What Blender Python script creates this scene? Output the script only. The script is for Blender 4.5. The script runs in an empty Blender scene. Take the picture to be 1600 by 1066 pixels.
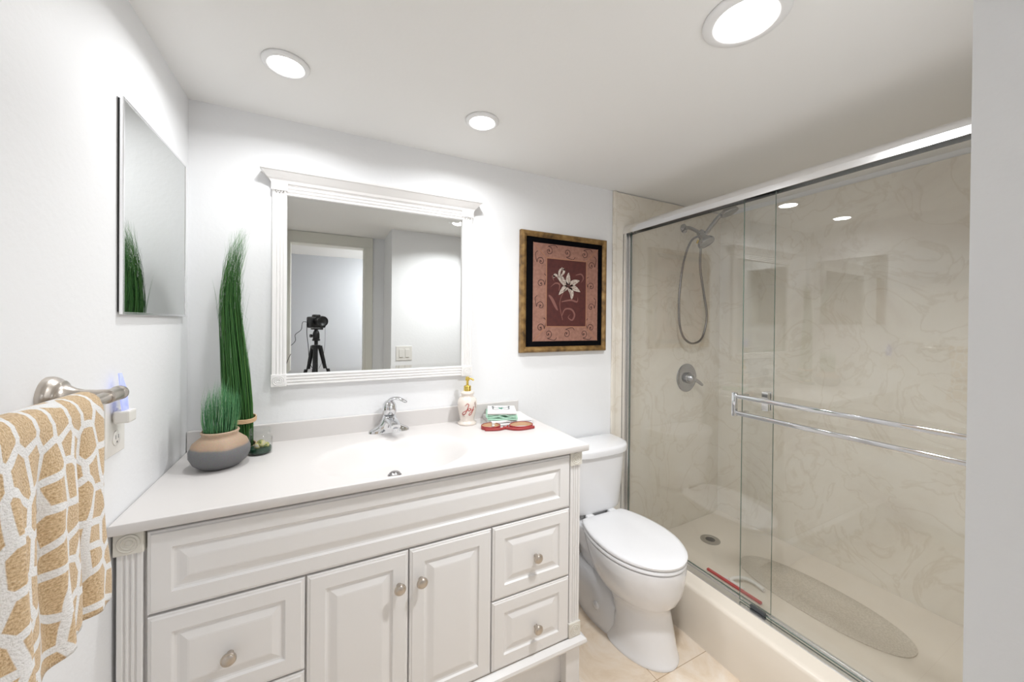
import bpy, bmesh, math, random
from math import sin, cos, pi, radians, sqrt
from mathutils import Vector, Matrix
random.seed(7)
C = bpy.context.scene.collection
SC = bpy.context.scene

# ------------------------------------------------------------------ camera
CAM = Vector((0.431, -1.68, 1.39))
cam_d = bpy.data.cameras.new('camera'); cam = bpy.data.objects.new('camera', cam_d); C.objects.link(cam)
yaw, pitch, roll = radians(26.683), radians(-0.308), radians(0.521)
Fv = Vector((sin(yaw)*cos(pitch), cos(yaw)*cos(pitch), sin(pitch)))
Rv = Vector((cos(yaw), -sin(yaw), 0)); Uv = Rv.cross(Fv)
R2 = Rv*cos(roll) + Uv*sin(roll); U2 = Uv*cos(roll) - Rv*sin(roll)
M = Matrix((R2, U2, -Fv)).transposed().to_4x4(); M.translation = CAM
cam.matrix_world = M
cam_d.sensor_width = 36; cam_d.lens = 36*581.6/1600
cam_d.shift_y = -(533-508.14)/1600; cam_d.clip_start = 0.01
SC.camera = cam
# ------------------------------------------------------------------ view and world
SC.view_settings.view_transform = 'Standard'; SC.view_settings.look = 'None'
SC.view_settings.gamma = 1; SC.view_settings.use_curve_mapping = False
SC.view_settings.exposure = 1.62
w = bpy.data.worlds.new('world'); SC.world = w; w.use_nodes = True
w.node_tree.nodes['Background'].inputs[0].default_value = (1, 1, 1, 1)
w.node_tree.nodes['Background'].inputs[1].default_value = 0.3
LAMP = 4.0           # glow of the recessed lamps' diffusers
W_SMALL, W_LARGE, SPREAD = 1.15, 4.5, 160   # recessed lamps: watts and beam spread
HALL_FILL = 62.0  # glow of the unseen fill light added in the hall
ENTRY = 20.0
ZC = 2.165           # ceiling height

# ------------------------------------------------------------------ materials
def nt(m): return m.node_tree.nodes, m.node_tree.links
def mat(name, col, rough=.5, metal=0, spec=.5, coat=0, bump=None, emis=None, trans=0, sub=0):
    m = bpy.data.materials.new(name); m.use_nodes = True
    n, l = nt(m); b = n['Principled BSDF']
    b.inputs['Base Color'].default_value = (*col, 1); b.inputs['Roughness'].default_value = rough
    b.inputs['Metallic'].default_value = metal; b.inputs['Specular IOR Level'].default_value = spec
    b.inputs['Coat Weight'].default_value = coat; b.inputs['Coat Roughness'].default_value = .06
    if emis:
        b.inputs['Emission Color'].default_value = (*emis[0], 1); b.inputs['Emission Strength'].default_value = emis[1]
    if bump:
        sc, st, dist = bump
        t = n.new('ShaderNodeTexCoord'); no = n.new('ShaderNodeTexNoise'); bu = n.new('ShaderNodeBump')
        no.inputs['Scale'].default_value = sc; no.inputs['Detail'].default_value = 4
        bu.inputs['Strength'].default_value = st; bu.inputs['Distance'].default_value = dist
        l.new(t.outputs['Object'], no.inputs['Vector']); l.new(no.outputs['Fac'], bu.inputs['Height']); l.new(bu.outputs[0], b.inputs['Normal'])
    return m
def ramp(n, stops, interp='LINEAR'):
    r = n.new('ShaderNodeValToRGB'); r.color_ramp.interpolation = interp
    e = r.color_ramp.elements
    while len(e) < len(stops): e.new(.5)
    for i, (p, c) in enumerate(stops):
        e[i].position = p; e[i].color = (*c, 1) if len(c) == 3 else c
    return r
M_wall = mat('wall_paint', (.875, .88, .89), .55, spec=.3, bump=(60, .15, .004))
M_ceil = mat('ceiling_paint', (.885, .88, .865), .7, spec=.2, bump=(80, .1, .003))
M_white = mat('white_lacquer', (.85, .835, .825), .35, spec=.45)
M_pilw = mat('aged_white_block', (.76, .73, .66), .4)
M_frame = mat('white_frame_paint', (.88, .865, .855), .3)
M_trim = mat('cream_trim_paint', (.76, .75, .68), .4)
M_count = mat('cultured_marble_white', (.70, .672, .655), .35, coat=.05)
M_porc = mat('porcelain', (.86, .86, .875), .07, coat=.5)
M_seat = mat('white_seat_plastic', (.86, .86, .875), .2)
M_chrome = mat('chrome', (.70, .71, .73), .07, metal=1)
M_chrome_s = mat('satin_aluminium', (.86, .86, .87), .22, metal=1)
M_nickel = mat('brushed_nickel', (.56, .51, .46), .3, metal=1, bump=(300, .06, .001))
M_dark = mat('dark_gap', (.03, .03, .03), .6)
M_grey = mat('dark_guide_plastic', (.05, .055, .06), .45)
M_black = mat('black_plastic', (.012, .012, .013), .35)
M_blackm = mat('black_satin_metal', (.03, .03, .032), .3, metal=.6)
M_plate = mat('cream_plastic', (.80, .78, .74), .3)
M_gold = mat('polished_gold', (.83, .62, .16), .18, metal=1)
M_led = mat('lamp_diffuser', (1, 1, 1), .5, emis=((1.0, .975, .94), LAMP))
M_hallfill = mat('hall_fill_glow', (1, 1, 1), .5, emis=((.97, .985, 1.0), HALL_FILL))  # emitter of the added hall fill light
M_entry = mat('entry_diffuser', (1, 1, 1), .5, emis=((1.0, .975, .95), ENTRY))
M_ring = mat('lamp_trim', (.86, .86, .86), .4)
M_ink = mat('red_ink', (.45, .06, .05), .4)
M_inkd = mat('dark_ink', (.03, .04, .05), .5)
M_green_ink = mat('green_ink', (.08, .35, .25), .5)
M_twine = mat('raffia', (.62, .42, .25), .8, bump=(400, .5, .002))
M_blueglow = mat('night_light_shade', (.25, .28, .45), .2, emis=((.42, .47, 1.0), .26))

def mirror_mat():
    m = bpy.data.materials.new('mirror_silver'); m.use_nodes = True; n, l = nt(m)
    n.remove(n['Principled BSDF']); g = n.new('ShaderNodeBsdfGlossy')
    g.inputs['Color'].default_value = (.74, .752, .742, 1); g.inputs['Roughness'].default_value = 0.0
    l.new(g.outputs[0], n['Material Output'].inputs[0]); return m
M_mirror = mirror_mat()
def glass_mat(name, tint, ior=1.5):
    m = bpy.data.materials.new(name); m.use_nodes = True; n, l = nt(m); n.remove(n['Principled BSDF'])
    t = n.new('ShaderNodeBsdfTransparent'); t.inputs[0].default_value = (*tint, 1)
    g = n.new('ShaderNodeBsdfGlossy'); g.inputs['Roughness'].default_value = 0.0
    lw = n.new('ShaderNodeLayerWeight'); lw.inputs[0].default_value = .5       # facing term, the same from both sides
    pw = n.new('ShaderNodeMath'); pw.operation = 'POWER'; pw.inputs[1].default_value = 5; l.new(lw.outputs['Facing'], pw.inputs[0])
    r0 = ((ior-1)/(ior+1))**2
    f = n.new('ShaderNodeMath'); f.operation = 'MULTIPLY_ADD'; f.inputs[1].default_value = 1-r0; f.inputs[2].default_value = r0; l.new(pw.outputs[0], f.inputs[0])
    x = n.new('ShaderNodeMixShader'); l.new(f.outputs[0], x.inputs[0]); l.new(t.outputs[0], x.inputs[1]); l.new(g.outputs[0], x.inputs[2])
    l.new(x.outputs[0], n['Material Output'].inputs[0]); return m
M_glass = glass_mat('clear_door_glass', (.992, .995, .990), 1.6)
M_glassedge = mat('glass_edge_green', (.10, .16, .13), .1)
M_jar = glass_mat('jar_glass', (.985, .992, .99), 1.4)

def marble_mat():
    m = mat('beige_shower_marble', (.6, .5, .4), .14, spec=.4, coat=.12); n, l = nt(m); b = n['Principled BSDF']
    t = n.new('ShaderNodeTexCoord')
    w1 = n.new('ShaderNodeTexNoise'); w1.inputs['Scale'].default_value = 1.6; w1.inputs['Detail'].default_value = 8; w1.inputs['Roughness'].default_value = .62; w1.inputs['Distortion'].default_value = 1.4
    l.new(t.outputs['Object'], w1.inputs['Vector'])
    r1 = ramp(n, [(.3, (.76, .695, .61)), (.5, (.83, .78, .69)), (.72, (.86, .82, .745))]); l.new(w1.outputs['Fac'], r1.inputs[0])
    w2 = n.new('ShaderNodeTexNoise'); w2.inputs['Scale'].default_value = 3.0; w2.inputs['Detail'].default_value = 6; w2.inputs['Distortion'].default_value = 2.2
    l.new(t.outputs['Object'], w2.inputs['Vector'])
    r2 = ramp(n, [(.47, (0, 0, 0)), (.5, (1, 1, 1)), (.53, (0, 0, 0))]); l.new(w2.outputs['Fac'], r2.inputs[0])
    mx = n.new('ShaderNodeMix'); mx.data_type = 'RGBA'; mx.inputs['B'].default_value = (.58, .49, .36, 1)
    mu = n.new('ShaderNodeMath'); mu.operation = 'MULTIPLY'; mu.inputs[1].default_value = .26
    l.new(r2.outputs[0], mu.inputs[0]); l.new(mu.outputs[0], mx.inputs['Factor']); l.new(r1.outputs[0], mx.inputs['A'])
    l.new(mx.outputs['Result'], b.inputs['Base Color']); return m
M_marble = marble_mat()
M_pan = mat('beige_shower_pan', (.82, .75, .655), .28, coat=.15)

def tile_mat():
    m = mat('travertine_tile', (.7, .55, .4), .32); n, l = nt(m); b = n['Principled BSDF']
    t = n.new('ShaderNodeTexCoord'); mp = n.new('ShaderNodeMapping'); mp.inputs['Location'].default_value = (-1.60+.0015, .645+.0015, 0)
    l.new(t.outputs['Object'], mp.inputs['Vector'])
    br = n.new('ShaderNodeTexBrick'); br.offset = 0; br.inputs['Scale'].default_value = 1
    br.inputs['Brick Width'].default_value = .457; br.inputs['Row Height'].default_value = .457; br.inputs['Mortar Size'].default_value = .0016
    br.inputs['Mortar Smooth'].default_value = .3
    br.inputs['Color1'].default_value = (1, 1, 1, 1); br.inputs['Color2'].default_value = (.93, .93, .93, 1); br.inputs['Mortar'].default_value = (.55, .46, .36, 1)
    l.new(mp.outputs[0], br.inputs['Vector'])
    no = n.new('ShaderNodeTexNoise'); no.inputs['Scale'].default_value = 5; no.inputs['Detail'].default_value = 9; no.inputs['Roughness'].default_value = .65; no.inputs['Distortion'].default_value = 1.2
    l.new(t.outputs['Object'], no.inputs['Vector'])
    r = ramp(n, [(.32, (.64, .49, .34)), (.5, (.78, .65, .51)), (.68, (.85, .76, .66))]); l.new(no.outputs['Fac'], r.inputs[0])
    mx = n.new('ShaderNodeMix'); mx.data_type = 'RGBA'; mx.blend_type = 'MULTIPLY'; mx.inputs['Factor'].default_value = 1
    l.new(r.outputs[0], mx.inputs['A']); l.new(br.outputs['Color'], mx.inputs['B']); l.new(mx.outputs['Result'], b.inputs['Base Color'])
    return m
M_tile = tile_mat()

def towel_mat():
    m = mat('giraffe_terry', (.8, .8, .8), .95, spec=.1); n, l = nt(m); b = n['Principled BSDF']
    b.inputs['Sheen Weight'].default_value = .3
    uv = n.new('ShaderNodeTexCoord')
    no = n.new('ShaderNodeTexNoise'); no.inputs['Scale'].default_value = 14; no.inputs['Detail'].default_value = 1
    l.new(uv.outputs['UV'], no.inputs['Vector'])
    sub = n.new('ShaderNodeVectorMath'); sub.operation = 'SCALE'; sub.inputs['Scale'].default_value = .014; l.new(no.outputs['Color'], sub.inputs[0])
    ad = n.new('ShaderNodeVectorMath'); ad.operation = 'ADD'; l.new(uv.outputs['UV'], ad.inputs[0]); l.new(sub.outputs[0], ad.inputs[1])
    vo = n.new('ShaderNodeTexVoronoi'); vo.voronoi_dimensions = '2D'; vo.feature = 'DISTANCE_TO_EDGE'; vo.inputs['Scale'].default_value = 25; vo.inputs['Randomness'].default_value = .62
    l.new(ad.outputs[0], vo.inputs['Vector'])
    r = ramp(n, [(.10, (0, 0, 0)), (.125, (1, 1, 1))]); l.new(vo.outputs['Distance'], r.inputs[0])
    fine = n.new('ShaderNodeTexNoise'); fine.inputs['Scale'].default_value = 420; fine.inputs['Detail'].default_value = 2; l.new(uv.outputs['UV'], fine.inputs['Vector'])
    rt = ramp(n, [(.3, (.48, .32, .17)), (.58, (.70, .52, .32)), (.8, (.80, .66, .46))]); l.new(fine.outputs['Fac'], rt.inputs[0])
    mx = n.new('ShaderNodeMix'); mx.data_type = 'RGBA'; mx.inputs['A'].default_value = (.84, .83, .82, 1)
    l.new(r.outputs[0], mx.inputs['Factor']); l.new(rt.outputs[0], mx.inputs['B']); l.new(mx.outputs['Result'], b.inputs['Base Color'])
    bu = n.new('ShaderNodeBump'); bu.inputs['Strength'].default_value = .7; bu.inputs['Distance'].default_value = .003
    l.new(fine.outputs['Fac'], bu.inputs['Height']); l.new(bu.outputs[0], b.inputs['Normal']); return m
M_towel = towel_mat()

def varied(name, stops, scale, rough=.5, metal=0, bump=0, obj='Object', detail=5):
    m = mat(name, (.5, .5, .5), rough, metal); n, l = nt(m); b = n['Principled BSDF']
    t = n.new('ShaderNodeTexCoord'); no = n.new('ShaderNodeTexNoise'); no.inputs['Scale'].default_value = scale; no.inputs['Detail'].default_value = detail
    l.new(t.outputs[obj], no.inputs['Vector']); r = ramp(n, stops); l.new(no.outputs['Fac'], r.inputs[0]); l.new(r.outputs[0], b.inputs['Base Color'])
    if bump:
        bu = n.new('ShaderNodeBump'); bu.inputs['Strength'].default_value = bump; bu.inputs['Distance'].default_value = .002
        l.new(no.outputs['Fac'], bu.inputs['Height']); l.new(bu.outputs[0], b.inputs['Normal'])
    return m
M_goldframe = varied('antique_gold_leaf', [(.30, (.07, .04, .016)), (.48, (.22, .125, .04)), (.64, (.33, .20, .07)), (.8, (.42, .29, .12))], 26, .42, .3, .3)
M_mat = mat('black_velvet_mat', (.003, .003, .004), .8, spec=.05)
M_mauve = varied('mauve_print', [(.3, (.25, .12, .088)), (.6, (.33, .165, .12)), (.8, (.38, .21, .155))], 60, .6)
M_maroon = varied('maroon_print', [(.3, (.058, .010, .009)), (.7, (.09, .017, .013))], 45, .6)
M_seam = mat('tan_seam_print', (.36, .17, .10), .6)
M_scroll = mat('scroll_print', (.045, .010, .009), .6)
M_petal = varied('petal_print', [(.3, (.30, .22, .18)), (.55, (.52, .45, .39)), (.8, (.66, .60, .53))], 90, .5)
M_petald = mat('petal_shade_print', (.16, .07, .06), .6)
M_stem = mat('stem_print', (.22, .09, .075), .6)

def pot_mat():
    m = mat('two_tone_stoneware', (.5, .4, .3), .55); n, l = nt(m); b = n['Principled BSDF']
    t = n.new('ShaderNodeTexCoord'); s = n.new('ShaderNodeSeparateXYZ'); l.new(t.outputs['Object'], s.inputs[0])
    no = n.new('ShaderNodeTexNoise'); no.inputs['Scale'].default_value = 9; l.new(t.outputs['Object'], no.inputs['Vector'])
    mu = n.new('ShaderNodeMath'); mu.operation = 'MULTIPLY_ADD'; mu.inputs[1].default_value = .02; l.new(no.outputs['Fac'], mu.inputs[0]); l.new(s.outputs['Z'], mu.inputs[2])
    r = ramp(n, [(.0, (.16, .16, .165)), (.074, (.19, .19, .195)), (.080, (.46, .32, .22)), (.13, (.58, .42, .29))]); l.new(mu.outputs[0], r.inputs[0])
    n2 = n.new('ShaderNodeTexNoise'); n2.inputs['Scale'].default_value = 260; l.new(t.outputs['Object'], n2.inputs['Vector'])
    mx = n.new('ShaderNodeMix'); mx.data_type = 'RGBA'; mx.blend_type = 'MULTIPLY'; mx.inputs['Factor'].default_value = .35
    l.new(r.outputs[0], mx.inputs['A']); l.new(n2.outputs['Color'], mx.inputs['B']); l.new(mx.outputs['Result'], b.inputs['Base Color'])
    return m
M_pot = pot_mat()
def leaf_mat(name, c1, c2):
    m = mat(name, c1, .5); n, l = nt(m); b = n['Principled BSDF']
    g = n.new('ShaderNodeNewGeometry'); r = ramp(n, [(0, c1), (.8, c2), (1, (c2[0]*1.9, c2[1]*1.25, c2[2]*1.3))]); l.new(g.outputs['Random Per Island'], r.inputs[0]); l.new(r.outputs[0], b.inputs['Base Color'])
    return m
M_leaf = leaf_mat('tall_grass_green', (.018, .085, .018), (.085, .26, .06))
M_leaf2 = leaf_mat('short_grass_green', (.045, .19, .08), (.16, .44, .19))
M_mat_sh = varied('clear_bath_mat', [(.4, (.60, .545, .46)), (.6, (.70, .64, .555))], 160, .35, 0, .5)
M_cream = mat('cream_ceramic', (.80, .72, .65), .25, coat=.4)
M_candle = mat('green_wax', (.004, .045, .02), .3)
M_cut = varied('dried_citrus', [(.4, (.10, .16, .04)), (.5, (.55, .50, .16)), (.62, (.45, .42, .36))], 60, .4)
M_clothw = mat('white_cotton', (.84, .83, .82), .9, bump=(500, .3, .001))
M_clothg = mat('mint_cotton', (.46, .72, .57), .9, bump=(500, .3, .001))
M_redst = mat('red_strap', (.36, .045, .045), .45)
M_tanst = mat('tan_lining', (.62, .40, .24), .7)
M_redb = mat('red_rubber', (.55, .05, .05), .4)
M_brass = mat('brass_collar', (.8, .6, .2), .2, metal=1)
M_strap = mat('camera_strap', (.02, .02, .025), .8)

# ------------------------------------------------------------------ mesh helpers (world coordinates)
def NB(): return bmesh.new()
def box(bm, x0, x1, y0, y1, z0, z1, bev=0, seg=2, mi=0):
    vs = [bm.verts.new((x, y, z)) for x in (x0, x1) for y in (y0, y1) for z in (z0, z1)]
    F = [(0, 1, 3, 2), (4, 6, 7, 5), (0, 4, 5, 1), (2, 3, 7, 6), (0, 2, 6, 4), (1, 5, 7, 3)]
    fs = [bm.faces.new([vs[i] for i in f]) for f in F]
    for f in fs: f.material_index = mi
    if bev:
        es = list({e for f in fs for e in f.edges})
        r = bmesh.ops.bevel(bm, geom=es, offset=bev, segments=seg, profile=.5, affect='EDGES')
        for f in r['faces']: f.material_index = mi
    return fs
def loft(bm, rings, cap0=True, cap1=True, mi=0, closed=True):
    R = [[bm.verts.new(p) for p in r] for r in rings]
    n = len(R[0])
    for a, b in zip(R, R[1:]):
        for i in range(n if closed else n-1):
            j = (i+1) % n
            f = bm.faces.new((a[i], a[j], b[j], b[i])); f.material_index = mi; f.smooth = True
    for c, r in ((cap0, R[0]), (cap1, R[-1])):
        if c:
            f = bm.faces.new(r if r is R[-1] else r[::-1]); f.material_index = mi
    return R
def frame_at(d):
    d = Vector(d).normalized(); a = Vector((0, 0, 1)) if abs(d.z) < .9 else Vector((1, 0, 0))
    u = d.cross(a).normalized(); return u, d.cross(u).normalized()
def lathe(bm, prof, origin, axis=(0, 0, 1), seg=32, mi=0, sx=1, sy=1, cap0=True, cap1=True):
    """prof: (radius, height along axis)"""
    ax = Vector(axis).normalized(); o = Vector(origin)
    if abs(ax.z) > .99: u, v = Vector((1, 0, 0)), Vector((0, 1, 0))*(1 if ax.z > 0 else -1)
    else: u, v = frame_at(ax)
    rings = [[o+ax*h+(u*cos(2*pi*k/seg)*sx+v*sin(2*pi*k/seg)*sy)*max(r, 1e-5) for k in range(seg)] for r, h in prof]
    loft(bm, rings, cap0, cap1, mi)
def smooth_pts(pts, n=6, closed=False):
    P = [Vector(p) for p in pts]; out = []
    L = len(P); rng = range(L if closed else L-1)
    for i in rng:
        if closed: p0, p1, p2, p3 = P[(i-1) % L], P[i], P[(i+1) % L], P[(i+2) % L]
        else: p0, p1, p2, p3 = P[max(i-1, 0)], P[i], P[i+1], P[min(i+2, L-1)]
        for k in range(n):
            t = k/n
            out.append(.5*((2*p1)+(-p0+p2)*t+(2*p0-5*p1+4*p2-p3)*t*t+(-p0+3*p1-3*p2+p3)*t**3))
    if not closed: out.append(P[-1])
    return out
def tube(bm, pts, r, seg=10, mi=0, closed=False, flat=None, up=None):
    P = [Vector(p) for p in pts]; n = len(P)
    rs = r if isinstance(r, (list, tuple)) else [r]*n
    rings = []; u = None
    for i, p in enumerate(P):
        if closed: d = P[(i+1) % n]-P[i-1]
        else: d = P[min(i+1, n-1)]-P[max(i-1, 0)]
        d = d.normalized() if d.length > 1e-9 else Vector((0, 0, 1))
        if up is not None: u = Vector(up); u = (u-d*u.dot(d)).normalized()
        elif u is None: u, _ = frame_at(d)
        else:
            u = u-d*u.dot(d); u = u.normalized() if u.length > 1e-6 else frame_at(d)[0]
        v = d.cross(u); f = flat if flat else (1, 1)
        rings.append([p+(u*cos(2*pi*k/seg)*f[0]+v*sin(2*pi*k/seg)*f[1])*rs[i] for k in range(seg)])
    if closed: rings.append(rings[0]); 
    loft(bm, rings, not closed, not closed, mi)
    if closed: bmesh.ops.remove_doubles(bm, verts=bm.verts, dist=1e-6)
def strokes2d(bm, pts, wd, place, mi=0, h=.0004):
    """flat ribbon with thickness along 2-D points; place(u, v, lift) -> 3-D. wd: width or list"""
    P = smooth_pts([(a, b, 0) for a, b in pts], 6); n = len(P)
    top = []; 
    for i, p in enumerate(P):
        d = (P[min(i+1, n-1)]-P[max(i-1, 0)]); d = d.normalized() if d.length > 1e-9 else Vector((1, 0, 0))
        w_ = wd(i/(n-1)) if callable(wd) else wd
        nrm = Vector((-d.y, d.x, 0))*w_/2
        a, b = p-nrm, p+nrm
        top.append((bm.verts.new(place(a.x, a.y, h)), bm.verts.new(place(b.x, b.y, h)), bm.verts.new(place(b.x, b.y, 0)), bm.verts.new(place(a.x, a.y, 0))))
    for a, b in zip(top, top[1:]):
        for k in range(4):
            f = bm.faces.new((a[k], a[(k+1) % 4], b[(k+1) % 4], b[k])); f.material_index = mi
    for e in (top[0], top[-1]):
        f = bm.faces.new(e); f.material_index = mi
def ring2d(cx, cy, rx, ry, z, seg=48, n=2.0, rot=0):
    out = []
    for k in range(seg):
        a = 2*pi*k/seg; c, s = cos(a), sin(a)
        out.append(Vector((cx+rx*abs(c)**(2/n)*(1 if c >= 0 else -1), cy+ry*abs(s)**(2/n)*(1 if s >= 0 else -1), z)))
    return out

WP = {}
def obj(name, bm, m, parent=None, smooth=False, auto=None, origin=None, mods=None):
    bmesh.ops.recalc_face_normals(bm, faces=bm.faces)
    if parent is not None: o0 = WP[parent.name]
    elif origin is not None: o0 = Vector(origin)
    else:
        xs = [v.co for v in bm.verts]
        o0 = Vector((sum(v.x for v in xs)/len(xs), sum(v.y for v in xs)/len(xs), min(v.z for v in xs)))
    for v in bm.verts: v.co -= o0
    if smooth:
        for f in bm.faces: f.smooth = True
    me = bpy.data.meshes.new(name); bm.to_mesh(me); bm.free()
    for x in (m if isinstance(m, (list, tuple)) else [m]): me.materials.append(x)
    if auto is not None:
        me.set_sharp_from_angle(angle=radians(auto))
    o = bpy.data.objects.new(name, me); C.objects.link(o)
    if parent is not None: o.parent = parent
    else: o.location = o0
    WP[o.name] = o0
    return o
def tag(o, label, cat, group=None, kind=None):
    o['label'] = label; o['category'] = cat
    if group: o['group'] = group
    if kind: o['kind'] = kind
    return o
def thing(name, loc, label, cat, group=None):
    o = bpy.data.objects.new(name, None); o.empty_display_size = .05; C.objects.link(o); o.location = loc
    WP[o.name] = Vector(loc); return tag(o, label, cat, group)
def struct(name, bm, m, label=None, **k):
    o = obj(name, bm, m, **k); o['kind'] = 'structure'
    if label: o['label'] = label
    return o
def sbox(name, m, *a, **k):
    bm = NB(); box(bm, *a, **k); return struct(name, bm, m, origin=(0, 0, 0))

# ------------------------------------------------------------------ the room
sbox('floor', M_tile, -1.2, 3.1, -3.4, .1, -.06, 0)
sbox('ceiling', M_ceil, -1.2, 3.1, -3.4, .1, ZC, ZC+.06)
sbox('wall_back', M_wall, -.1, 3.1, 0, .1, 0, ZC)
sbox('wall_left', M_wall, -.1, 0, -2.14, 0, 0, ZC)
sbox('wall_right', M_wall, .926, 3.1, -2.14, -1.57, 0, ZC)
sbox('wall_far', M_wall, 2.9, 3.1, -1.57, 0, 0, ZC)
bm = NB(); box(bm, 0, .06, -2.14, -2.02, 0, ZC); box(bm, .76, .926, -2.14, -2.02, 0, ZC); box(bm, .06, .76, -2.14, -2.02, 2.075, ZC)
struct('wall_rear', bm, M_wall, origin=(0, 0, 0))
M_hallp = mat('hall_grey_paint', (.50, .51, .53), .6)
sbox('wall_hall', M_hallp, -1.2, 3.1, -3.4, -3.3, 0, ZC)
sbox('wall_hall_left', M_wall, -1.2, -1.1, -3.3, -2.14, 0, ZC)
sbox('wall_hall_right', M_wall, 2.2, 2.3, -3.3, -2.14, 0, ZC)
sbox('wall_hall_front', M_wall, -1.1, -.1, -2.14, -2.04, 0, ZC)
# door casing
bm = NB()
def casing(bm, y0, y1):
    for x0, x1, z0, z1 in ((.76, .825, 0, 2.075), (.002, .06, 0, 2.075), (.002, .825, 2.075, 2.1635)):
        box(bm, x0, x1, y0, y1, z0, z1, .004)
casing(bm, -2.02, -2.003)
box(bm, .748, .76, -2.14, -2.003, 0, 2.075, .001); box(bm, .06, .072, -2.14, -2.003, 0, 2.075, .001); box(bm, .072, .748, -2.14, -2.003, 2.063, 2.075, .001)
struct('door_1', bm, M_trim, 'cream painted door casing around open doorway', origin=(0, 0, 0))
# baseboards
sbox('baseboard_left', M_trim, 0, .012, -2.0, -.56, 0, .08)
sbox('baseboard_back', M_wall, 1.34, 1.92, -.012, 0, 0, .08)
sbox('baseboard_right', M_trim, .914, .926, -2.0, -1.57, 0, .08)
# shower wall panels
bm = NB(); box(bm, 1.945, 2.9, -.01, 0, 0, ZC-.006); struct('wall_shower_back', bm, M_marble, origin=(0, 0, 0))
bm = NB(); box(bm, 2.89, 2.9, -1.57, -.01, 0, ZC-.03); struct('wall_shower_far', bm, M_marble, origin=(0, 0, 0))
bm = NB(); box(bm, 1.925, 2.89, -1.57, -1.56, 0, ZC-.006); struct('wall_shower_near', bm, M_marble, origin=(0, 0, 0))
bm = NB(); box(bm, 1.922, 1.947, -.014, 0, 0, ZC-.001, .004); struct('trim_1', bm, M_marble, origin=(0, 0, 0))
bm = NB(); box(bm, 1.9, 1.927, -1.574, -1.56, 0, ZC-.001, .004); struct('trim_2', bm, M_marble, origin=(0, 0, 0))

# ------------------------------------------------------------------ recessed lamps
def downlight(x, y, label, r=.047, ring=.0165, m=M_led, watt=W_SMALL, spread=SPREAD):
    t = thing('recessed_ceiling_light', (x, y, ZC), label, 'ceiling light', 'recessed ceiling lights')
    bm = NB(); R = r+ring
    lathe(bm, [(r, -.001), (R, -.0005), (R, -.005), (R-.004, -.009), (r+.004, -.012), (r, -.009), (r, -.001)], (x, y, ZC), seg=64, cap0=False, cap1=False)
    bmesh.ops.remove_doubles(bm, verts=bm.verts, dist=1e-6)
    obj('trim_ring', bm, M_ring, t, smooth=True)
    bm = NB(); lathe(bm, [(r-.0005, -.002), (r-.0005, -.008), (r*.6, -.0095), (0, -.010)], (x, y, ZC), seg=64)
    obj('diffuser', bm, m, t, smooth=True)
    ld = bpy.data.lights.new('lamp_light', 'AREA'); ld.shape = 'DISK'; ld.size = 2*r-.002; ld.energy = watt; ld.spread = radians(spread); ld.color = (.97, .985, 1.0)
    lo = bpy.data.objects.new('lamp_light', ld); C.objects.link(lo); lo.parent = t; lo.location = (0, 0, -.0125)
downlight(.322, -.366, 'lit round recessed ceiling light nearest the left wall, above the countertop')
downlight(.965, -.347, 'lit round recessed ceiling light above the middle of the framed mirror, smallest in view')
downlight(1.372, -1.10, 'large lit round ceiling light with grey trim ring at the top edge, nearest the shower', r=.070, ring=.027, watt=W_LARGE, spread=146)
t = thing('hall_fill_light', (1.35, -2.75, ZC), 'added round fill light, out of view in the hall outside the open doorway', 'ceiling light')  # added out of view to send fill light through the doorway
bm = NB(); lathe(bm, [(.15, 0), (.15, -.02), (.13, -.025)], (1.35, -2.75, ZC)); obj('fill_base', bm, M_ring, t, smooth=True)
bm = NB(); lathe(bm, [(.13, -.025), (.12, -.05), (.07, -.07), (0, -.075)], (1.35, -2.75, ZC)); obj('fill_shade', bm, M_hallfill, t, smooth=True)

# ------------------------------------------------------------------ vanity
YF = -.525
van = thing('vanity_cabinet', (.665, -.27, 0), 'white painted bathroom vanity with raised panel doors, drawers and fluted corner posts', 'cabinet')
def panel(bm, x0, x1, z0, z1, yf=YF, th=.018, fw=.045):
    prof = [(0, th), (0, .006), (.002, .003), (.006, .0025), (.009, 0), (fw, 0), (fw+.004, .0055), (fw+.009, .0065), (fw+.014, .0055), (fw+.030, .0), (fw+.034, -.0005)]
    rings = []
    for ins, d in prof:
        rings.append([Vector((x, yf+d, z)) for x, z in ((x0+ins, z0+ins), (x1-ins, z0+ins), (x1-ins, z1-ins), (x0+ins, z1-ins))])
    R = loft(bm, rings)
    for f in bm.faces: f.smooth = False
bm = NB()
box(bm, .015, .035, -.50, -.012, .165, .904); box(bm, 1.292, 1.312, -.50, -.012, .165, .904)
box(bm, .015, 1.312, -.50, -.012, .165, .185)
box(bm, .02, 1.305, -.507, -.50, .165, .690)     # face behind the doors
box(bm, .02, 1.305, -.507, -.50, .865, .904)
box(bm, .02, 1.305, -.507, -.50, .690, .865)
obj('carcass', bm, M_white, van)
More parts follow.
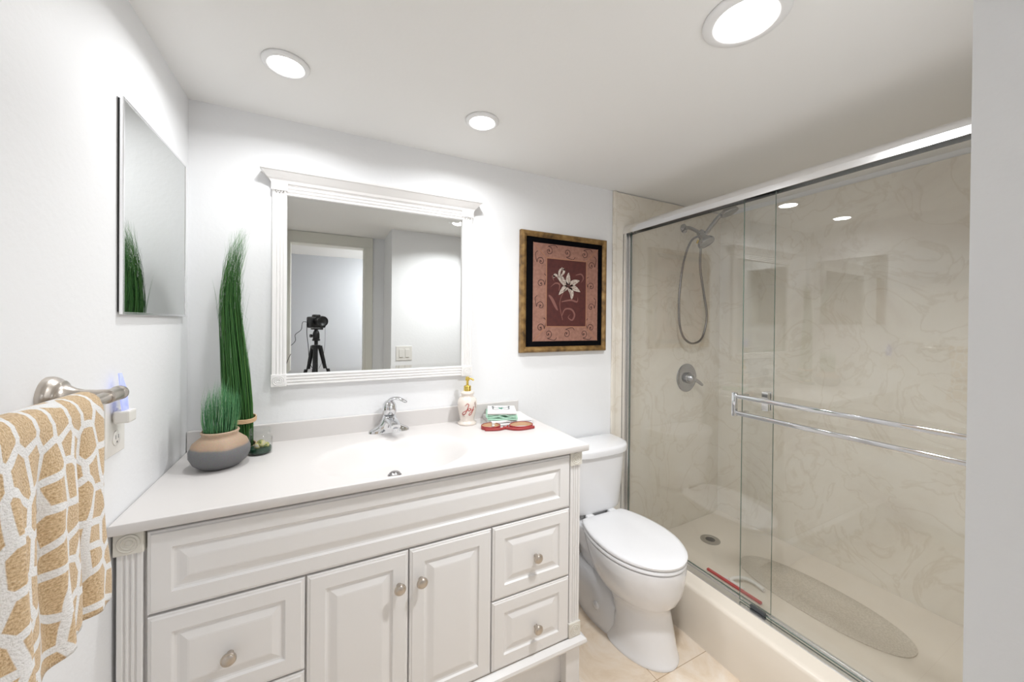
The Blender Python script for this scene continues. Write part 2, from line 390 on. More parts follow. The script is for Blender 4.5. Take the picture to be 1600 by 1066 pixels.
# base moulding
bm = NB()
prof = [(0, .165), (.004, .160), (.018, .163), (.022, .172), (.02, .182), (.010, .188), (.004, .192), (0, .192)]
def moulded(bm, prof, x0, x1, y0, yb):
    path = [lambda o: (x0-o, yb), lambda o: (x0-o, y0-o), lambda o: (x1+o, y0-o), lambda o: (x1+o, yb)]
    rings = [[Vector((*p(o), z)) for o, z in prof] for p in path]
    loft(bm, rings, True, True)
    for f in bm.faces: f.smooth = False
moulded(bm, prof, .012, 1.315, -.523, -.012)
obj('base_moulding', bm, M_white, van)
bm = NB(); box(bm, .06, 1.27, -.485, -.47, 0.001, .165); obj('toe_panel', bm, M_white, van)
for x0, x1 in ((.012, .075), (1.255, 1.318)):
    bm = NB(); box(bm, x0, x1, -.523, -.44, 0, .166, .003); obj('leg', bm, M_white, van)
    bm = NB(); box(bm, x0, x1, -.08, -.014, 0, .166, .003); obj('leg', bm, M_white, van)
def fluted(bm, x0, x1, z0, z1, yb, yf, n=3, depth=.004, axis='z', edge=.008):
    pts = [(x0, yb), (x0, yf+.002), (x0+.002, yf)]
    wv = (x1-x0-2*edge)/n
    for i in range(n):
        a = x0+edge+i*wv+wv*.14; b = x0+edge+(i+1)*wv-wv*.14
        for k in range(7):
            t_ = k/6; pts.append((a+(b-a)*t_, yf+depth*sin(pi*t_)))
    pts += [(x1-.002, yf), (x1, yf+.002), (x1, yb)]
    if axis == 'z': rings = [[Vector((u, y, z)) for u, y in pts] for z in (z0, z1)]
    else: rings = [[Vector((x, y, u)) for u, y in pts] for x in (z0, z1)]
    loft(bm, rings)
    for f in bm.faces: f.smooth = False
def rosette(bm, cx, cz, hw, hh, yb, yf):
    box(bm, cx-hw, cx+hw, yf, yb, cz-hh, cz+hh, .0015)
    for k in (.78, .52, .26):
        pts = [(cx+hw*k*cos(a)*.95, yf-.0002, cz+hh*k*sin(a)*.95) for a in [2*pi*i/28 for i in range(28)]]
        tube(bm, pts, .0016, 6, closed=True)
for x0, x1, lab in ((.008, .054, 1), (1.268, 1.314, 0)):
    bm = NB(); fluted(bm, x0, x1, .245, .852, -.49, -.521); obj('fluted_post', bm, M_white, van)
    for z0, z1 in ((.850, .903), (.193, .247)):
        bm = NB(); rosette(bm, (x0+x1)/2, (z0+z1)/2, .0265, (z1-z0)/2, -.49, -.5275); b_ = obj('rosette_block', bm, M_pilw, van)
def knob(x, z, parent):
    bm = NB()
    lathe(bm, [(.0075, -.0), (.0065, .006), (.006, .012), (.012, .016), (.0165, .020), (.0172, .023), (.0155, .0262), (.0135, .0262), (.0125, .0275), (.007, .0295), (0, .030)], (x, YF, z), (0, -1, 0), 32)
    return obj('knob', bm, M_nickel, parent, smooth=True, auto=50)
def front(name, x0, x1, z0, z1, kx=None, kz=None):
    bm = NB(); panel(bm, x0, x1, z0, z1); o = obj(name, bm, M_white, van)
    if kx: knob(kx, kz, o)
front('false_front', .061, 1.264, .695, .893)
front('drawer', .062, .386, .4365, .689, .222, .549); front('drawer', .062, .386, .193, .4315, .224, .312)
front('door', .391, .664, .193, .689, .636, .592); front('door', .668, .942, .193, .689, .702, .592)
front('drawer', .946, 1.264, .4365, .689, 1.115, .552); front('drawer', .946, 1.264, .193, .4315, 1.118, .296)

# countertop with integral oval basin
ctop = thing('countertop', (.668, -.27, .905), 'white cultured marble vanity top with integral oval basin', 'countertop')
BX, BY, RX, RY, DP = .66, -.336, .24, .180, .082
def ztop(x, y):
    r = sqrt(((x-BX)/RX)**2+((y-BY)/RY)**2)
    if r >= 1.12: return .93
    e = .5*(r+1)-.5*sqrt((r-1)**2+.006)      # soft min(r,1)
    e0 = .5*(0+1)-.5*sqrt(1+.006)
    s = max(0, 1-((e-e0)/(1-e0+1e-6))**3.6)
    # fade the last sliver to zero
    f = min(1, max(0, (1.12-r)/.12)); 
    return .93-DP*s*(f if r > 1 else 1)
bm = NB(); NX, NY = 170, 90; X0, X1, Y0, Y1 = .002, 1.336, -.545, -.016
xs = [X0+.004, *[X0+(X1-X0)*i/NX for i in range(1, NX)], X1-.004]; ys = [Y0+.004, *[Y0+(Y1-Y0)*j/NY for j in range(1, NY)], Y1]
G = [[bm.verts.new((x, y, ztop(x, y))) for y in ys] for x in xs]
for i in range(NX):
    for j in range(NY):
        f = bm.faces.new((G[i][j], G[i+1][j], G[i+1][j+1], G[i][j+1])); f.smooth = True
# rounded edge and skirt
edge = [G[i][0] for i in range(NX+1)]+[G[NX][j] for j in range(1, NY+1)]
left = [G[0][j] for j in range(NY, -1, -1)]; back = [G[i][NY] for i in range(NX, -1, -1)]
loop = edge+back[1:]+left[1:-1]
def out(v, o, z):
    x, y = v.co.x, v.co.y
    nx = X1-.004+o if x > X1-.0041 else (X0+.004-o if x < X0+.0041 else x)
    ny = Y0+.004-o if y < Y0+.0041 else y
    return bm.verts.new((nx, ny, z))
prev = loop
for o, z in ((.0028, .9288), (.004, .926), (.004, .909), (.002, .905)):
    cur = [out(v, o, z) for v in loop]
    for k in range(len(loop)):
        q = (k+1) % len(loop)
        f = bm.faces.new((prev[k], prev[q], cur[q], cur[k])); f.smooth = True
    prev = cur
obj('top', bm, M_count, ctop, auto=40)
bm = NB(); box(bm, .002, 1.308, -.016, -.001, .905, 1.0, .003); obj('backsplash', bm, M_count, ctop)
bm = NB(); lathe(bm, [(.022, .0), (.025, .004), (.022, .006), (.019, .005), (.019, .011), (.014, .015), (0, .0165)], (.655, -.318, .8435), seg=32); obj('drain_stopper', bm, mat('worn_stopper_metal', (.34, .33, .33), .25, metal=1), ctop, smooth=True, auto=50)

# faucet
fc = thing('basin_faucet', (.675, -.055, .93), 'chrome single lever faucet behind the oval basin', 'faucet')
fx, fy = .675, -.055
bm = NB()
rings = [ring2d(fx, fy, .082, .031, .9300), ring2d(fx, fy, .081, .030, .938), ring2d(fx, fy, .074, .0295, .944), ring2d(fx, fy, .058, .029, .952),
         ring2d(fx, fy-.002, .043, .029, .962), ring2d(fx, fy-.003, .034, .029, .976), ring2d(fx, fy-.003, .029, .028, .990), ring2d(fx, fy, .025, .025, .998), ring2d(fx, fy, .020, .020, 1.0)]
loft(bm, rings)
obj('body', bm, M_chrome, fc, smooth=True, auto=60)
bm = NB()
sp = smooth_pts([(fx, fy+.005, .968), (fx+.003, fy-.03, .984), (fx+.006, fy-.07, .984), (fx+.009, fy-.105, .974)], 6)
tube(bm, sp, [.026-.008*i/(len(sp)-1) for i in range(len(sp))], 20, flat=(1.1, .62))
lathe(bm, [(.0125, 0), (.0125, -.012), (.011, -.014)], (fx+.0085, fy-.098, .968), seg=20)
obj('spout', bm, M_chrome, fc, smooth=True, auto=50)
bm = NB()
lathe(bm, [(.021, 0), (.0265, .006), (.029, .018), (.0285, .032), (.025, .046), (.017, .057), (.007, .0625), (0, .063)], (fx, fy, 1.001), seg=32)
lv = smooth_pts([(fx-.012, fy, 1.045), (fx+.004, fy-.008, 1.066), (fx+.030, fy-.028, 1.072), (fx+.060, fy-.052, 1.058)], 6)
tube(bm, lv, [.013, .0135, .014, .0145, .015, .015, .0148, .0145, .014, .013, .0125, .012, .0115, .011, .0105, .010, .0098, .009, .006][:len(lv)], 16, flat=(1.15, .5))
obj('lever_handle', bm, M_chrome, fc, smooth=True, auto=50)

# ------------------------------------------------------------------ framed mirror over the basin
mx = thing('framed_wall_mirror', (.65, 0, 1.14), 'large rectangular mirror in white fluted frame with crown moulding', 'mirror')
gx0, gx1, gz0, gz1 = .297, 1.004, 1.184, 1.871
fx0, fx1, fzb = .251, 1.052, 1.141
for a, b in ((fx0, gx0+.002), (gx1-.002, fx1)):
    bm = NB(); fluted(bm, a, b, fzb+.045, 1.885, -.002, -.022, 3); obj('fluted_stile', bm, M_frame, mx)
    bm = NB(); rosette(bm, (a+b)/2, fzb+.0225, .0255, .0235, -.002, -.027); obj('rosette_block', bm, M_frame, mx)
    bm = NB(); box(bm, a-.003, b+.003, -.028, -.002, 1.884, 1.916, .001)
    for k in range(5): box(bm, a+.003+k*.009, a+.008+k*.009, -.0245, -.02, 1.879, 1.886)
    obj('capital_block', bm, M_frame, mx)
bm = NB(); fluted(bm, gz1-.002, 1.915, gx0, gx1, -.002, -.023, 3, .005, 'x', .004); obj('top_rail', bm, M_frame, mx)
bm = NB(); fluted(bm, fzb+.002, gz0+.002, gx0, gx1, -.002, -.023, 3, .005, 'x', .004); obj('bottom_rail', bm, M_frame, mx)
bm = NB()
prof = [(-.02, 1.912), (.004, 1.912), (.007, 1.918), (.009, 1.922), (.014, 1.927), (.022, 1.936), (.032, 1.947), (.036, 1.950), (.038, 1.956), (-.02, 1.956)]
moulded(bm, prof, fx0, fx1, -.022, -.002); obj('crown_moulding', bm, M_frame, mx)
bm = NB()
bv = .017
rings = []
for ins, y in ((0, -.002), (0, -.0100), (bv, -.0104)):
    rings.append([Vector((x, y, z)) for x, z in ((gx0+ins, gz0+ins), (gx1-ins, gz0+ins), (gx1-ins, gz1-ins), (gx0+ins, gz1-ins))])
loft(bm, rings)
for f in bm.faces: f.smooth = False
obj('bevelled_glass', bm, M_mirror, mx)

# ------------------------------------------------------------------ medicine cabinet on the left wall
mc = thing('medicine_cabinet', (0, -.35, 1.40), 'mirrored medicine cabinet with thin metal edge on the left wall', 'cabinet')
y0, y1, z0, z1 = -.500, -.060, 1.402, 1.910
bm = NB(); box(bm, .0005, .004, y0+.002, y1-.004, z0+.006, z1-.006); obj('body_gap_shade', bm, M_dark, mc)  # body coloured near black for the shaded gap between door and wall
bm = NB()
for a in ((.004, .011, y0, y0+.009, z0, z1), (.004, .011, y1-.007, y1, z0, z1), (.004, .011, y0+.009, y1-.007, z0, z0+.006), (.004, .011, y0+.009, y1-.007, z1-.006, z1)):
    box(bm, *a, .001)
obj('metal_frame', bm, M_chrome_s, mc)
bm = NB(); box(bm, .0045, .0095, y0+.008, y1-.006, z0+.005, z1-.005); obj('mirror_door', bm, M_mirror, mc)

# ------------------------------------------------------------------ towel bar, towel, outlet
TX, TZ = .08, 1.250
tb = thing('towel_bar', (0, -.74, 1.25), 'brushed nickel towel bar with round flange on the left wall', 'towel bar')
def post(y):
    bm = NB()
    lathe(bm, [(.036, 0), (.036, .006), (.033, .012), (.029, .015), (.028, .019), (.0225, .021), (.019, .026), (.014, .034), (.0105, .045), (.009, .06), (.009, .078)], (0, y, TZ+.003), (1, 0, 0), 40)
    lathe(bm, [(.0095, -.018), (.0125, -.016), (.0125, .018), (.0120, .020), (.0135, .024), (.0138, .032), (.012, .036), (0, .037)], (TX, y, TZ), (0, 1 if y > -1 else -1, 0), 28)
    obj('post', bm, M_nickel, tb, smooth=True, auto=45)
post(-.738); post(-1.36)
bm = NB(); lathe(bm, [(.0095, 0), (.0095, .60)], (TX, -.747, TZ), (0, -1, 0), 24); obj('bar', bm, M_nickel, tb, smooth=True, auto=45)

bm = NB(); uvl = bm.loops.layers.uv.new('UVMap')
NU, NV = 90, 110; ya, yb_ = -.828, -1.28
Lf, Lb = .335, .30; rr = .0165
G = []
for i in range(NU+1):
    u = i/NU; row = []
    for j in range(NV+1):
        s = -Lf+(Lf+pi*rr+Lb)*j/NV      # arc coordinate; 0 = front tangent
        yy = ya+(yb_-ya)*u
        if s < 0:
            dn = -s; k = min(1, dn/.12)
            fold = .0075*k*sin(u*31+.6*sin(dn*9))+.004*k*sin(u*67+1.3+dn*4)
            x = TX+rr+.002+.004*k+fold*(.35+.65*min(1, u*8))+.01*dn; z = TZ+fold*.0-dn*.985
            yy += (-.022*k*sin(min(pi, dn*11))+.03*max(0, dn-.2))*(1-u)**3 + .004*k*sin(u*40+dn*6)
            z += .010*sin(u*9)*(dn/Lf)
        elif s <= pi*rr:
            a = s/rr; x = TX+rr*cos(a); z = TZ+rr*sin(a)
        else:
            dn = s-pi*rr; k = min(1, dn/.12)
            x = TX-rr-.004*k+.004*k*sin(u*33); z = TZ-dn
        row.append((bm.verts.new((x, yy, z)), (yy*1.0*-1*(1.0), s)))
    G.append(row)
for i in range(NU):
    for j in range(NV):
        q = (G[i][j], G[i+1][j], G[i+1][j+1], G[i][j+1])
        f = bm.faces.new([v[0] for v in q]); f.smooth = True
        for lp, v in zip(f.loops, q): lp[uvl].uv = (v[1][0]*1.25, v[1][1]*.80)
tw = obj('hanging_towel', bm, M_towel)
sd = tw.modifiers.new('s', 'SOLIDIFY'); sd.thickness = .006; sd.offset = 1
tag(tw, 'white and tan giraffe patterned terry towel draped over the nickel bar', 'towel')

ol = thing('wall_outlet', (0, -.518, 1.083), 'cream duplex outlet plate on the left wall below the towel bar end', 'outlet')
bm = NB(); box(bm, 0, .006, -.562, -.474, 1.083, 1.208, .002); obj('cover_plate', bm, M_plate, ol)
bm = NB()
for zc in (1.172, 1.120):
    lathe(bm, [(.017, 0), (.0168, .0025), (.016, .003)], (.0055, -.518, zc), (1, 0, 0), 24)
obj('socket', bm, M_plate, ol, smooth=True, auto=40)
bm = NB()
for dy in (-.006, .006): box(bm, .0075, .0087, -.518+dy-.001, -.518+dy+.001, 1.118, 1.127)
box(bm, .0075, .0087, -.520, -.516, 1.109, 1.113)
obj('socket_slots', bm, M_dark, ol)
nl = thing('plug_in_night_light', (.02, -.524, 1.156), 'white plug in night light with glowing blue shade in the wall outlet', 'night light')
bm = NB(); box(bm, .0095, .038, -.542, -.506, 1.156, 1.184, .004); obj('plug_body', bm, M_plate, nl)
bm = NB()
rings = []
for k, (z, hw, xo) in enumerate(((1.184, .015, .024), (1.21, .017, .022), (1.235, .014, .020), (1.255, .007, .017), (1.268, .001, .015))):
    rings.append(ring2d(xo, -.524, .0035, hw, z, 20))
loft(bm, rings); obj('shade', bm, M_blueglow, nl, smooth=True)

# ------------------------------------------------------------------ things on the countertop
pt = thing('grass_in_stoneware_pot', (.137, -.215, .93), 'short green grass in squat two tone tan and grey stoneware pot', 'potted plant')
px_, py_ = .137, -.215
bm = NB()
lathe(bm, [(.038, 0), (.052, .003), (.069, .018), (.0785, .038), (.079, .055), (.070, .078), (.054, .092), (.047, .098), (.047, .104), (.050, .110), (.048, .114), (.044, .113), (.041, .106), (.041, .095), (0, .094)], (px_, py_, .93), seg=56)
obj('pot', bm, M_pot, pt, smooth=True)
def blade(bm, pts, wd, seg=3):
    n = len(pts); tube(bm, pts, [wd*(1-.92*(i/(n-1))**2.2) for i in range(n)], seg, flat=(1, .35))
bm = NB()
for k in range(430):
    a = random.uniform(0, 2*pi); r = .039*sqrt(random.random()); bx, by = px_+r*cos(a), py_+r*sin(a)
    h = random.uniform(.115, .178)*(1 - .25*abs(cos(a))*r/.037) + (.028 if random.random() < .12 else 0)
    lean = random.uniform(-.006, .010); c_ = random.uniform(-.016, .016)
    P = [(bx+cos(a)*.010*sin(t_*2.4) + lean*t_+ c_*max(0, t_-.75)*2.2, by+sin(a)*.010*t_+random.uniform(-.001, .001), 1.026+h*t_) for t_ in [i/6 for i in range(7)]]
    blade(bm, P, random.uniform(.0010, .0017))
obj('grass', bm, M_leaf2, pt)

tg = thing('tall_grass_sheaf', (.162, -.08, .93), 'tall standing sheaf of dark green grass bound with raffia bands', 'plant')
gx, gy = .156, -.08
bm = NB()
def cen(t_):   # centre line and radius of the sheaf
    K = [(0, .010, .042), (.1, .008, .045), (.2, .004, .047), (.35, -.004, .044), (.5, -.013, .038), (.65, -.021, .033), (.8, -.016, .027), (.9, -.004, .022), (1, .012, .020)]
    for (a, xa, ra), (b, xb, rb) in zip(K, K[1:]):
        if t_ <= b:
            f = (t_-a)/(b-a); return xa+(xb-xa)*f, ra+(rb-ra)*f
    return K[-1][1], K[-1][2]
H = .80
for k in range(430):
    a = random.uniform(0, 2*pi); q = sqrt(random.random()); top = random.choice([random.uniform(.86, 1.0), random.uniform(.72, .98), random.uniform(.45, .9)])
    tw_ = random.uniform(-.5, .5); jx, jy = random.uniform(-.004, .004), random.uniform(-.004, .004)
    P = []
    for i in range(12):
        t_ = top*i/11; c_, r_ = cen(t_); aa = a+tw_*t_
        ex = max(0, i/11-.8)*random.uniform(-.08, .12)
        P.append((gx+c_+cos(aa)*q*r_*.95+jx*i/11+ex, gy+sin(aa)*q*r_*.8+jy*i/11, .93+H*t_))
    blade(bm, P, random.uniform(.0016, .0032))
for k in range(26):   # loose fine stems
    a = random.uniform(0, 2*pi); t0 = random.uniform(.3, .8); c_, r_ = cen(t0); d = random.choice([-1, 1])*random.uniform(.003, .012)
    P = [(gx+c_+cos(a)*r_*.95+d*i/7+d*.8*(i/7)**2, gy+sin(a)*r_*.6, .93+H*t0+.15*i/7) for i in range(8)]
    P = [(min(max(x, .01), 1), min(y, -.012), z) for x, y, z in P]
    blade(bm, P, .0009)
obj('grass_blades', bm, M_leaf, tg)
for z, r_ in ((.945, .047), (1.042, .050)):
    c_, _ = cen((z-.93)/H); bm = NB()
    for dz in (-.005, -.0015, .002, .0055):
        tube(bm, [(gx+c_+r_*cos(a), gy+r_*.88*sin(a), z+dz+.003*sin(a*2)) for a in [2*pi*i/36 for i in range(36)]], .0024, 6, closed=True)
    obj('raffia_band', bm, M_twine, tg, smooth=True)

jr = thing('glass_candle_jar', (.232, -.135, .93), 'small clear glass jar with dark green filling beside the stoneware pot', 'jar')
jx, jy = .232, -.135
bm = NB()
lathe(bm, [(.030, 0), (.036, .004), (.037, .012), (.037, .055), (.033, .063), (.029, .067), (.032, .071), (.032, .084), (.030, .086), (.0285, .084), (.0285, .070), (.0255, .066), (.031, .060), (.0345, .053), (.0345, .008), (.030, .006)], (jx, jy, .93), seg=40)
obj('glass_jar', bm, M_jar, jr, smooth=True, auto=60)
bm = NB(); lathe(bm, [(.033, .0065), (.034, .010), (.034, .020), (.0335, .022)], (jx, jy, .93), seg=32); obj('green_filling', bm, M_candle, jr, smooth=True, auto=40)
bm = NB()
for (a, b, c_, r_) in ((.008, -.008, .034, .014), (-.006, -.012, .030, .011), (.018, -.004, .028, .012), (.002, .010, .032, .014)):
    lathe(bm, [(.0, -r_*.9), (r_*.7, -r_*.6), (r_, 0), (r_*.7, r_*.5), (0, r_*.7)], (jx+a, jy+b, .93+c_), (.4, -.6, .7), 14)
obj('dried_pieces', bm, M_cut, jr, smooth=True)

# soap dispenser
sdp = thing('soap_dispenser', (1.012, -.078, .93), 'cream ceramic soap dispenser reading Joy in red with gold pump', 'soap dispenser')
sx_, sy_ = 1.012, -.078
PRO = [(.0, 0), (.040, 0), (.042, .003), (.042, .009), (.035, .014), (.0315, .020), (.034, .035), (.040, .058), (.044, .082), (.0445, .098), (.041, .113), (.032, .123), (.027, .127), (.027, .134), (.031, .139), (.031, .144), (.024, .149), (.016, .151), (0, .151)]
bm = NB(); lathe(bm, PRO, (sx_, sy_, .93), seg=48, cap0=False, cap1=False); bmesh.ops.remove_doubles(bm, verts=bm.verts, dist=1e-5)
body = obj('bottle', bm, M_cream, sdp, smooth=True)
def rad(h):
    for (ra, a), (rb, b) in zip(PRO[1:], PRO[2:]):
        if a <= h <= b and b > a: return ra+(rb-ra)*(h-a)/(b-a)
    return .04
ang0 = math.atan2(CAM.y-sy_, CAM.x-sx_)+.12
def on_bottle(u, v, lift):
    h = .072+v*1.25; r = rad(h)+.0003+lift; a = ang0+u*1.25/.043
    return Vector((sx_+r*cos(a), sy_+r*sin(a), .93+h))
bm = NB(); S = .0011
J = [(-.012, .014), (-.004, .022), (.001, .018), (-.004, .002), (-.012, -.014), (-.022, -.018), (-.020, -.010), (-.006, -.002), (.0, .001)]
O = [(.003, .006), (-.001, .002), (.001, -.003), (.006, -.003), (.008, .002), (.005, .006), (.003, .005)]
Y = [(.010, .006), (.010, .0), (.014, -.002), (.019, .006), (.020, .010), (.017, -.002), (.012, -.016), (.004, -.020), (.004, -.014), (.014, -.006), (.024, .0)]
for s_ in (J, O, Y): strokes2d(bm, s_, lambda t_: .0013+.0016*sin(pi*t_), on_bottle)
for s_ in ([(.022, .016), (.026, .024), (.030, .016), (.026, .010), (.030, .028)], [(-.026, -.014), (-.022, -.022), (-.014, -.024)], [(.027, .004), (.031, .010), (.034, .002)]): strokes2d(bm, s_, .0009, on_bottle, 1)
obj('lettering', bm, [M_ink, mat('plum_ink', (.25, .12, .12), .5)], body)
bm = NB()
lathe(bm, [(.0165, .150), (.0165, .172), (.0145, .174), (.006, .175), (.0055, .195), (.009, .197), (.010, .207), (.007, .214), (0, .216)], (sx_, sy_, .93), seg=28)
tube(bm, smooth_pts([(sx_, sy_, .93+.203), (sx_+.012, sy_-.012, .93+.206), (sx_+.022, sy_-.022, .93+.200)], 4), .0042, 10)
obj('pump', bm, M_gold, sdp, smooth=True, auto=45)

# folded cloths
def folded(name, cx, cy, z, wx, wy, h, m, label, cat, layers=2, ang=0, wob=.003, bulge=.0, parent=None, fold_m=None):
    """a cloth folded into layers, joined on one long side"""
    bm = NB(); pts = []
    th = h/layers
    path = []
    for L in range(layers):
        zz = z+th*(L+.5); xsn = [-wx/2+th*.6, wx/2-th*.6]
        if L % 2: xsn = xsn[::-1]
        for k in range(9):
            t_ = k/8; x = xsn[0]+(xsn[1]-xsn[0])*t_
            path.append((x, zz+(wob*sin(3.4*pi*t_+L) if L else 0)*(t_*(1-t_)*4)))
        if L < layers-1:
            for a in (-60, -20, 20, 60):
                sg = 1 if L % 2 == 0 else -1
                path.append((xsn[1]+sg*th*.52*cos(radians(a)), zz+th*.5+th*.5*sin(radians(a))))
    rings = []
    for x, zz in path: pass
    n = len(path)
    def lp(yy, g):
        up = []; dn = []
        for i, (x, zz) in enumerate(path):
            a = path[max(i-1, 0)]; b = path[min(i+1, n-1)]; dx, dz = b[0]-a[0], b[1]-a[1]; q = sqrt(dx*dx+dz*dz) or 1
            nx, nz = -dz/q*th*.44*g, dx/q*th*.44*g
            up.append((x+nx, zz+nz)); dn.append((x-nx, zz-nz))
        return [Vector((cx+x*cos(ang)-yy*sin(ang), cy+x*sin(ang)+yy*cos(ang), zz)) for x, zz in up+dn[::-1]]
    for yy, g in ((-wy/2, .5), (-wy/2+.003, 1), (0, 1), (wy/2-.003, 1), (wy/2, .5)): rings.append(lp(yy, g))
    loft(bm, rings)
    o = obj(name, bm, m, parent, auto=50)
    if label: tag(o, label, cat)
    return o
folded('folded_washcloth', 1.195, -.110, .931, .20, .16, .022, M_clothw, 'white folded washcloth at the bottom of the small cloth stack', 'cloth', 2, -.12)
folded('folded_washcloth', 1.165, -.118, .9535, .138, .128, .026, M_clothg, 'mint green folded cloth in the middle of the small cloth stack', 'cloth', 3, -.40, .005)
top = folded('folded_washcloth', 1.165, -.118, .980, .144, .136, .013, M_clothw, 'white folded cloth with black and green emblem, topmost of the cloth stack', 'cloth', 1, -.40, 0)
bm = NB()
ca, sa = cos(-.40), sin(-.40)
def on_cloth(u, v, lift): return Vector((1.165+u*1.15*ca-v*1.7*sa, -.112+u*1.15*sa+v*1.7*ca, .9927+lift))
for s_ in (-1, 1):
    strokes2d(bm, [(s_*.010, -.012), (s_*.024, -.014), (s_*.034, -.004), (s_*.030, .006), (s_*.036, .018), (s_*.030, .026)], .003, on_cloth)
    strokes2d(bm, [(s_*.004, .012), (s_*.018, .008), (s_*.030, .016), (s_*.034, .022)], .002, on_cloth)
for a in range(5):
    strokes2d(bm, [(0, 0), (.010*cos(a*1.256), .010*sin(a*1.256))], .006, on_cloth, 1)
obj('emblem', bm, [M_inkd, M_green_ink], top)
# red strap loops
def strap_loop(name, cx, cy, rx, ry, ang, label):
    t = thing(name, (cx, cy, .93), label, 'strap', 'coiled red straps beside the cloth stack')
    def ringpts(k, zz, e=0):
        return [(cx+(rx*k*cos(a))*cos(ang)-(ry*k*sin(a))*sin(ang), cy+(rx*k*cos(a))*sin(ang)+(ry*k*sin(a))*cos(ang), zz+e*sin(a)) for a in [2*pi*i/40 for i in range(40)]]
    bm = NB(); e = .006
    R = [ringpts(1, .9305), ringpts(1.02, .938, .001), ringpts(1.0, .946, .002), ringpts(.95, .947, .002), ringpts(.94, .938, .001), ringpts(.94, .9305), ringpts(1, .9305)]
    loft(bm, [[Vector(p) for p in r] for r in R], False, False); bmesh.ops.remove_doubles(bm, verts=bm.verts, dist=1e-6)
    a = obj('outer_band', bm, M_redst, t, auto=50)
    bm = NB()
    R = [ringpts(.94, .931), ringpts(.94, .944, .002), ringpts(.88, .945, .002), ringpts(.86, .931), ringpts(.94, .931)]
    loft(bm, [[Vector(p) for p in r] for r in R], False, False); bmesh.ops.remove_doubles(bm, verts=bm.verts, dist=1e-6)
    obj('tan_lining', bm, M_tanst, t, auto=50)
    return t
s1 = strap_loop('coiled_strap', 1.078, -.196, .042, .032, -.28, 'left one of two red tan lined strap loops in front of the cloths')
s2 = strap_loop('coiled_strap', 1.205, -.238, .054, .036, -.10, 'right one of two red tan lined strap loops, holding a white tag')
bm = NB(); tube(bm, smooth_pts([(1.040, -.222, .936), (1.09, -.240, .936), (1.13, -.232, .936), (1.152, -.216, .938)], 5), .006, 8, flat=(.5, 1)); obj('strap_tail', bm, M_redst, s1, smooth=True)
bm = NB(); tube(bm, smooth_pts([(1.124, -.226, .937), (1.16, -.268, .936), (1.20, -.278, .936), (1.252, -.272, .936)], 5), .0065, 8, flat=(.5, 1)); obj('strap_tail', bm, M_redst, s2, smooth=True)
bm = NB(); box(bm, 1.182, 1.245, -.262, -.238, .932, .9335, .0005); obj('white_tag', bm, M_clothw, s2)

# ------------------------------------------------------------------ picture
pic = thing('framed_lily_picture', (1.585, 0, 1.239), 'framed print of white lily on maroon with gold and black frame', 'picture')
ax0, ax1, az0, az1 = 1.312, 1.862, 1.239, 1.865
bm = NB()
prof = [(0, -.002), (0, -.022), (.004, -.030), (.012, -.034), (.020, -.032), (.027, -.027), (.030, -.024), (.030, -.002)]
rings = []
for ins, y in prof: rings.append([Vector((x, y, z)) for x, z in ((ax0+ins, az0+ins), (ax1-ins, az0+ins), (ax1-ins, az1-ins), (ax0+ins, az1-ins))])
rings.append(rings[0]); loft(bm, rings, False, False); bmesh.ops.remove_doubles(bm, verts=bm.verts, dist=1e-6)
for f in bm.faces: f.smooth = False
obj('gold_frame', bm, M_goldframe, pic)
bm = NB(); box(bm, ax0+.029, ax1-.029, -.020, -.003, az0+.029, az1-.029); obj('black_mat', bm, M_mat, pic)
bx0, bx1, bz0, bz1 = 1.383, 1.802, 1.297, 1.807
cx0, cx1, cz0, cz1 = 1.463, 1.722, 1.373, 1.733
bm = NB(); YP = -.0212
box(bm, bx0, bx1, YP, -.019, bz0, bz1, mi=0); box(bm, cx0, cx1, YP-.0006, YP, cz0, cz1, mi=1)
def onp(u, v, lift): return Vector((u, YP-.0003-lift, v))
def onp2(u, v, lift): return Vector((u, YP-.0009-lift, v))
for (a, b) in (((bx0, bz0), (cx0, cz0)), ((bx1, bz0), (cx1, cz0)), ((bx0, bz1), (cx0, cz1)), ((bx1, bz1), (cx1, cz1))): strokes2d(bm, [a, b], .005, onp, 5)
for (a, b) in (((cx0, cz0), (cx1, cz0)), ((cx1, cz0), (cx1, cz1)), ((cx1, cz1), (cx0, cz1)), ((cx0, cz1), (cx0, cz0))): strokes2d(bm, [a, b], .006, onp2, 5)
def scroll(cx, cz, s, dx, dz, flip=1):
    """one curl with a stem running along (dx,dz)"""
    pts = []
    for k in range(14):
        a = k*.62; r = s*(.12+.062*k)
        pts.append((r*cos(a), r*sin(a)*flip))
    pts.append((pts[-1][0]+s*.8, pts[-1][1]+s*.25*flip)); pts.append((pts[-1][0]+s*.9, pts[-1][1]+s*.1*flip)); pts.append((pts[-1][0]+s*.5, pts[-1][1]-s*.5*flip))
    P = [(cx+u*dx-v*dz, cz+u*dz+v*dx) for u, v in pts]
    strokes2d(bm, P, .0032, onp, 2)
    strokes2d(bm, [(cx-.003, cz), (cx+.003, cz)], .007, onp, 2)
for i in range(4):
    z = bz0+.07+i*.115
    scroll((bx0+cx0)/2+.006, z, .026, 0, 1, 1 if i % 2 else -1); scroll((bx1+cx1)/2-.006, z, .026, 0, 1, -1 if i % 2 else 1)
for i in range(3):
    x = bx0+.095+i*.115
    scroll(x, (bz0+cz0)/2, .026, 1, 0, 1 if i % 2 else -1); scroll(x, (bz1+cz1)/2, .026, 1, 0, -1 if i % 2 else 1)
